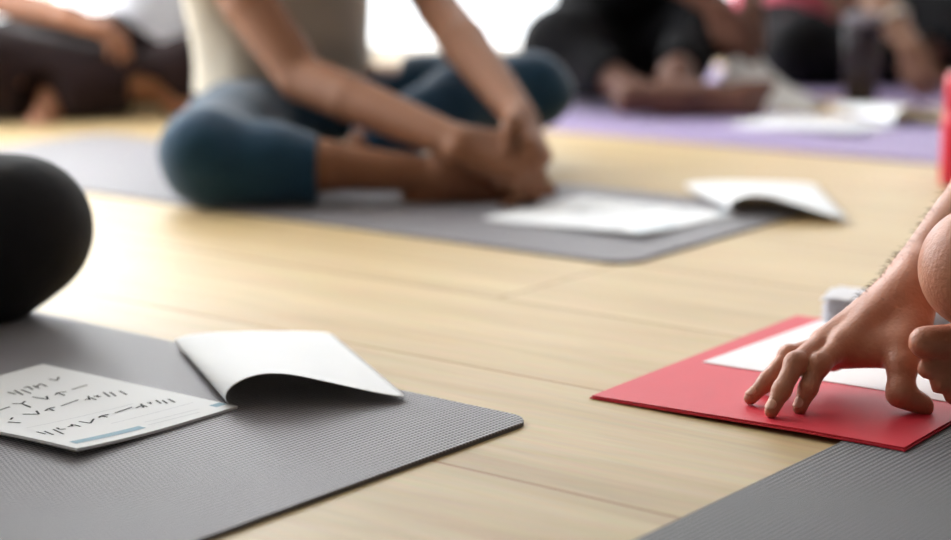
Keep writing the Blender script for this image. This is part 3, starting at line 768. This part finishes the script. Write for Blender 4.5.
# dark hairs along the wrist and forearm
def hairs():
    cu = bpy.data.curves.new('arm_hair', 'CURVE'); cu.dimensions = '3D'; cu.bevel_depth = .00018; cu.bevel_resolution = 0
    r = np.random.default_rng(3)
    from mathutils.bvhtree import BVHTree
    me = next(c for c in man.children if c.name.startswith('body')).data
    tree = BVHTree.FromPolygons([v.co[:] for v in me.vertices], [p.vertices[:] for p in me.polygons])
    made = 0
    while made < 210:
        t = r.random()
        if t < .55: a = MC['m']*.6+rw*.4; b = rw; q = t/.55
        else: a = rw; b = re; q = (t-.55)/.45*.55
        d = unit(b-a); c0 = a+(b-a)*q
        up = unit(V(-.55, .35, .75)-d*(V(-.55, .35, .75)@d)); s = np.cross(d, up)
        an = r.normal()*.6; nrm = up*math.cos(an)+s*math.sin(an)
        hit = tree.ray_cast(Vector(c0+nrm*.12), Vector(-nrm), .12)
        if hit[0] is None: continue
        made += 1
        p = np.array(hit[0])-nrm*.0006; L = .005+.006*r.random()
        dr = unit(nrm*.8-d*.5+r.normal(size=3)*.3)
        sp = cu.splines.new('POLY'); sp.points.add(2)
        for k_, pt in enumerate((p, p+dr*L*.55, p+dr*L*.8-d*L*.3)):
            sp.points[k_].co = (*pt, 1); sp.points[k_].radius = (1, .8, .2)[k_]
    cu.materials.append(M['arm_hair'])
    o = bpy.data.objects.new('arm_hair', cu); C.objects.link(o); o.parent = man
    o.matrix_parent_inverse = Matrix.Translation(man.location).inverted(); o['kind'] = 'stuff'
hairs()

# ------------------------------------------------------------------ person in black with bare feet, on the near lilac mat
F = unit((.6, -.8, 0)); Rt = V(F[1], -F[0], 0)
hips = V(.36, 5.16, .12); chest = hips+F*.10+V(0, 0, .33); neck = hips+F*.18+V(0, 0, .48)
rk, ra = V(.215, 4.76, .165), V(.395, 4.56, .060)
lk, la = V(.62, 5.02, .20), V(.500, 4.62, .098)
rh, lh = hips+Rt*.09, hips-Rt*.09
rs, re, rw = neck+Rt*.19-V(0, 0, .06), V(.52, 4.84, .34), V(.625, 4.79, .255)
ls, le, lw = neck-Rt*.19-V(0, 0, .06), V(.74, 5.0, .36), V(.715, 4.83, .262)
body = torso(hips, chest, neck, Rt)+chain([rh, rk, ra], [.08, .058, .034])+chain([lh, lk, la], [.08, .058, .036])
body += chain([neck-V(0, 0, .08), rs, re, rw], [.06, .055, .046, .030])+chain([neck-V(0, 0, .08), ls, le, lw], [.06, .055, .046, .030])
body += [cap(neck, neck+V(.03, -.04, .1), .055, .052, .03)]
hd, hr, hcut = head(neck+V(.07, -.09, .16), F+V(0, 0, -.6)); body += hd
body += hand(rw, (.3, -.15, -.8), (.2, .7, -.2), (.8, -.3, .3), ((.3, .4, .3),)*4, 1.05, 1, .4)+hand(lw, (.05, -.25, -.9), (-.6, .5, -.2), (-.7, -.5, .2), ((.3, .4, .3),)*4, 1.05, 10, .4)
body += foot(V(.515, 4.60, .056), (1, -.06, .0), (-.05, -.97, -.12), (0, 0, 1), 1.14, 20)+[cap(la, V(.515, 4.60, .056), .044, .040, .03)]
body += foot(ra, (.85, .1, -.02), (.05, -.95, -.25), (0, 0, 1), .85, 30)
leg_cl = chain([rh, (rh+rk)/2, rk], [.12, .115, .098], .04)+chain([rk, rk*.35+ra*.65], [.085, .06], .04)
leg_cl += chain([lh, (lh+lk)/2, lk], [.12, .105, .088], .04)+chain([lk, lk*.16+la*.84], [.085, .062], .04)+chain([rh, hips, lh], [.11, .12, .11], .05)+[cap(hips, hips+V(0, 0, .07), .125, .12, .03, flat=(Rt, 1.4))]
shirt = torso(hips+V(0, 0, .05), chest, neck, Rt, .17, .125, .01)+chain([neck-V(0, 0, .07), rs, rs*.55+re*.45], [.075, .068, .068], .03)+chain([neck-V(0, 0, .07), ls, ls*.55+le*.45], [.075, .068, .068], .03)
person((.40, 4.95, .005), 'person in black clothes sitting barefoot on the near lilac mat', body, M['skin_dark'], .006,
    [('trousers', leg_cl, M['black_cloth2'], [(rk*.32+ra*.68, ra-rk, .12), (lk*.14+la*.86, la-lk, .10)], (.006, 26, 7)),
     ('shirt', shirt, M['black_cloth2'], [(neck, (0, 0, 1), .15), (rs*.58+re*.42, re-rs, .11), (ls*.58+le*.42, le-ls, .11)], (.006, 24, 8))], (hr, hcut))

# ------------------------------------------------------------------ person in a pink top
F = unit((-.12, -1, 0)); Rt = V(F[1], -F[0], 0)
hips = V(.985, 5.74, .13); chest = hips+F*.04+V(-.0, 0, .33); neck = hips+F*.06+V(0, 0, .50)
rk, ra = V(.945, 5.33, .108), V(1.28, 5.38, .06)
lk, la = V(1.56, 5.36, .19), V(1.20, 5.44, .06)
rh, lh = hips+Rt*.09, hips-Rt*.09
rs, re, rw = neck+Rt*.19-V(0, 0, .06), V(.80, 5.84, .36), V(1.02, 5.60, .31)
ls, le, lw = neck-Rt*.17-V(0, 0, .06), V(1.085, 5.20, .300), V(1.185, 5.05, .135)
body = torso(hips, chest, neck, Rt)+chain([rh, rk, ra], [.08, .058, .034])+chain([lh, lk, la], [.08, .058, .034])
body += chain([neck-V(0, 0, .08), rs, re, rw], [.058, .05, .04, .028])+chain([neck-V(0, 0, .08), ls, le, le*.6+lw*.4, lw], [.058, .05, .044, .045, .030])
body += [cap(neck, neck+V(0, -.02, .1), .05, .048, .03)]
hd, hr, hcut = head(neck+V(0, -.05, .17), F+V(0, 0, -.2)); body += hd
body += hand(rw, (.5, -.6, -.5), (0, 0, -1), (.7, .6, 0), ((.4, .5, .3),)*4, .95, 1)+hand(lw, (.25, -.25, -.9), (.5, .5, -.2), (-.6, .6, 0), ((.3, .5, .3),)*4, 1.0, 10)
body += foot(ra, (1, .1, -.1), (0, -.5, -.8), F, .9, 20)+foot(la, (-1, .1, -.1), (0, .3, -.9), F, .9, 30)
leg_cl = chain([rh, (rh+rk)/2, rk], [.118, .112, .104], .04)+chain([rk, (rk+ra)/2, ra], [.10, .08, .056], .04)+chain([lh, (lh+lk)/2, lk], [.12, .12, .12], .04)+chain([lk, la], [.11, .06], .04)
leg_cl += chain([rh, hips, lh], [.11, .12, .11], .05)+[cap(hips, hips+V(0, 0, .05), .125, .12, .03, flat=(Rt, 1.4))]
shirt = torso(hips+V(-.0, -.02, .0), chest, neck, Rt, .19, .135, .012)+chain([neck-V(0, 0, .07), rs, rs*.6+re*.4], [.07, .062, .06], .03)+chain([neck-V(0, 0, .07), ls, ls*.6+le*.4], [.07, .062, .06], .03)
person((1.1, 5.6, .005), 'person in a pink top and black leggings with a bracelet, beyond the tumbler', body, M['skin_mid'], .006,
    [('leggings', leg_cl, M['black_cloth2'], [(ra, ra-rk, .1), (la, la-lk, .1)], (.005, 24, 9)),
     ('top', shirt, M['pink_cloth'], [(neck, (0, 0, 1), .15), (rs*.62+re*.38, re-rs, .1), (ls*.62+le*.38, le-ls, .1)], (.006, 24, 10))], (hr, hcut))
pp = bpy.data.objects['person.004'] if 'person.004' in bpy.data.objects else None
d = unit(lw-le); c = le*.42+lw*.58
bm = bmesh.new()
q = Vector(d).to_track_quat('Z', 'Y').to_matrix()
ring = []
for i in range(32):
    a = 2*math.pi*i/32; row = []
    for j in range(8):
        b = 2*math.pi*j/8; rr = .0455+.007*math.cos(b)
        v = q @ Vector((rr*math.cos(a), rr*math.sin(a), .008*math.sin(b)))+Vector(c); row.append(bm.verts.new(v))
    ring.append(row)
for i in range(32):
    for j in range(8): bm.faces.new((ring[i][j], ring[(i+1) % 32][j], ring[(i+1) % 32][(j+1) % 8], ring[i][(j+1) % 8]))
bl = link('bracelet', from_bm('bracelet', bm), M['bracelet'])
tag(bl, 'pale bracelet on the wrist of the person in a pink top', 'bracelet')

# ------------------------------------------------------------------ person in dark maroon trousers at the back left
F = unit((-.15, -1, 0)); Rt = V(F[1], -F[0], 0)
hips = V(-.80, 4.98, .12); chest = hips+F*.06+V(0, 0, .33); neck = hips+F*.10+V(0, 0, .50)
rk, ra = V(-1.24, 4.52, .130), V(-.86, 4.62, .068)
lk, la = V(-.42, 4.72, .15), V(-1.03, 4.53, .075)
rh, lh = hips+Rt*.09, hips-Rt*.09
rs, re, rw = neck+Rt*.19-V(0, 0, .06), V(-1.24, 4.62, .30), V(-.99, 4.52, .255)
ls, le, lw = neck-Rt*.19-V(0, 0, .06), V(-.52, 4.90, .34), V(-.50, 4.70, .27)
body = torso(hips, chest, neck, Rt)+chain([rh, rk, ra+V(.14, .02, -.005)], [.08, .058, .034])+chain([lh, lk, la], [.08, .058, .034])
body += chain([neck-V(0, 0, .08), rs, re, rw], [.058, .052, .043, .030])+chain([neck-V(0, 0, .08), ls, le, lw], [.058, .052, .043, .030])
body += [cap(neck, neck+V(0, -.03, .1), .05, .048, .03)]
hd, hr, hcut = head(neck+V(-.01, -.07, .17), F+V(0, 0, -.3)); body += hd
body += hand(rw, (.85, -.1, -.25), (0, .2, -1), (.1, 1, .2), ((.5, .6, .3),)*4, 1.05, 1)+hand(lw, (.1, -.8, -.35), (0, -.2, -1), (-.9, 0, .1), ((.5, .6, .3),)*4, 1.05, 10)
body += foot(ra+V(.15, .02, -.005), (.95, -.2, -.1), (.1, -.6, -.7), (0, -.5, .8), 1.0, 20)
body += foot(la, (-.25, -.7, -.25), (.1, .25, -.9), (1, 0, .1), .9, 30)
leg_cl = chain([lh, (lh+lk)/2, lk], [.12, .11, .10], .04)+chain([lk, (lk+la)/2, la+V(0, -.02, .012)], [.09, .075, .062], .04)
leg_cl += chain([rh, (rh+rk)/2, rk], [.12, .115, .105], .04)+chain([rk, (rk+ra)/2, ra], [.10, .085, .066], .04)+chain([rh, hips, lh], [.11, .12, .11], .05)+[cap(hips, hips+V(0, 0, .06), .125, .12, .03, flat=(Rt, 1.4))]
leg_cl += chain([V(-1.18, 4.50, .14), V(-.98, 4.55, .085)], [.09, .075], .05)+chain([V(-1.36, 4.56, .09), V(-1.16, 4.56, .075)], [.085, .072], .05)
shirt = torso(hips+V(0, 0, .08), chest, neck, Rt, .17, .125, .01)+chain([neck-V(0, 0, .07), rs, rs*.55+re*.45], [.075, .066, .066], .03)+chain([neck-V(0, 0, .07), ls, ls*.55+le*.45], [.075, .066, .066], .03)
person((-.85, 4.8, .0), 'person in white shirt and dark maroon trousers at the back left', body, M['skin_warm'], .006,
    [('trousers', leg_cl, M['maroon_cloth'], [(ra, (1, .1, -.1), .12), (la+V(-.02, -.04, 0), (-.3, -.9, -.2), .068)], (.006, 24, 11)),
     ('shirt', shirt, M['white_cloth'], [(neck, (0, 0, 1), .15), (rs*.58+re*.42, re-rs, .11), (ls*.58+le*.42, le-ls, .11)], (.006, 24, 12))], (hr, hcut))

# ------------------------------------------------------------------ light
w = bpy.data.worlds.new('World'); sc.world = w; w.use_nodes = True
bg = w.node_tree.nodes['Background']; bg.inputs[0].default_value = (.93, .97, 1, 1); bg.inputs[1].default_value = 5.0
def window_light(name, loc, rotm, sx, sy, e):
    l = bpy.data.lights.new(name, 'AREA'); l.shape = 'RECTANGLE'; l.size = sx; l.size_y = sy; l.energy = e
    l.cycles.is_portal = True
    o = bpy.data.objects.new(name, l); C.objects.link(o); o.location = loc; o.rotation_euler = rotm
    if e:
        l2 = l.copy(); l2.cycles.is_portal = False; l2.energy = e; l2.color = (.97, .99, 1)
        o2 = bpy.data.objects.new(name+'_bright', l2); C.objects.link(o2)
        o2.location = loc; o2.rotation_euler = rotm
for (u0, u1, z0, z1), e_ in zip(WB, (330, 40, 0)): window_light('daylight_back', ((u0+u1)/2, RY1+.16, (z0+z1)/2), (-math.pi/2, 0, 0), u1-u0, z1-z0, e_)
for (u0, u1, z0, z1) in WL: window_light('daylight_left', (RX0-.16, (u0+u1)/2, (z0+z1)/2), (0, -math.pi/2, 0), z1-z0, u1-u0, 190)

# ------------------------------------------------------------------ camera
cam = bpy.data.cameras.new('camera'); co = bpy.data.objects.new('camera', cam); C.objects.link(co)
fpx = 1850.0
cam.sensor_width = 36; cam.lens = fpx/951*36; cam.clip_start = .05
pitch = math.atan(370/fpx)
co.location = (0, 0, .53); co.rotation_euler = (math.pi/2-pitch, 0, 0)
cam.dof.use_dof = True; cam.dof.focus_distance = 1.87; cam.dof.aperture_fstop = 2.1
sc.camera = co
sc.view_settings.view_transform = 'Standard'; sc.view_settings.look = 'None'; sc.view_settings.gamma = 1
sc.view_settings.use_curve_mapping = False; sc.view_settings.exposure = -0.64
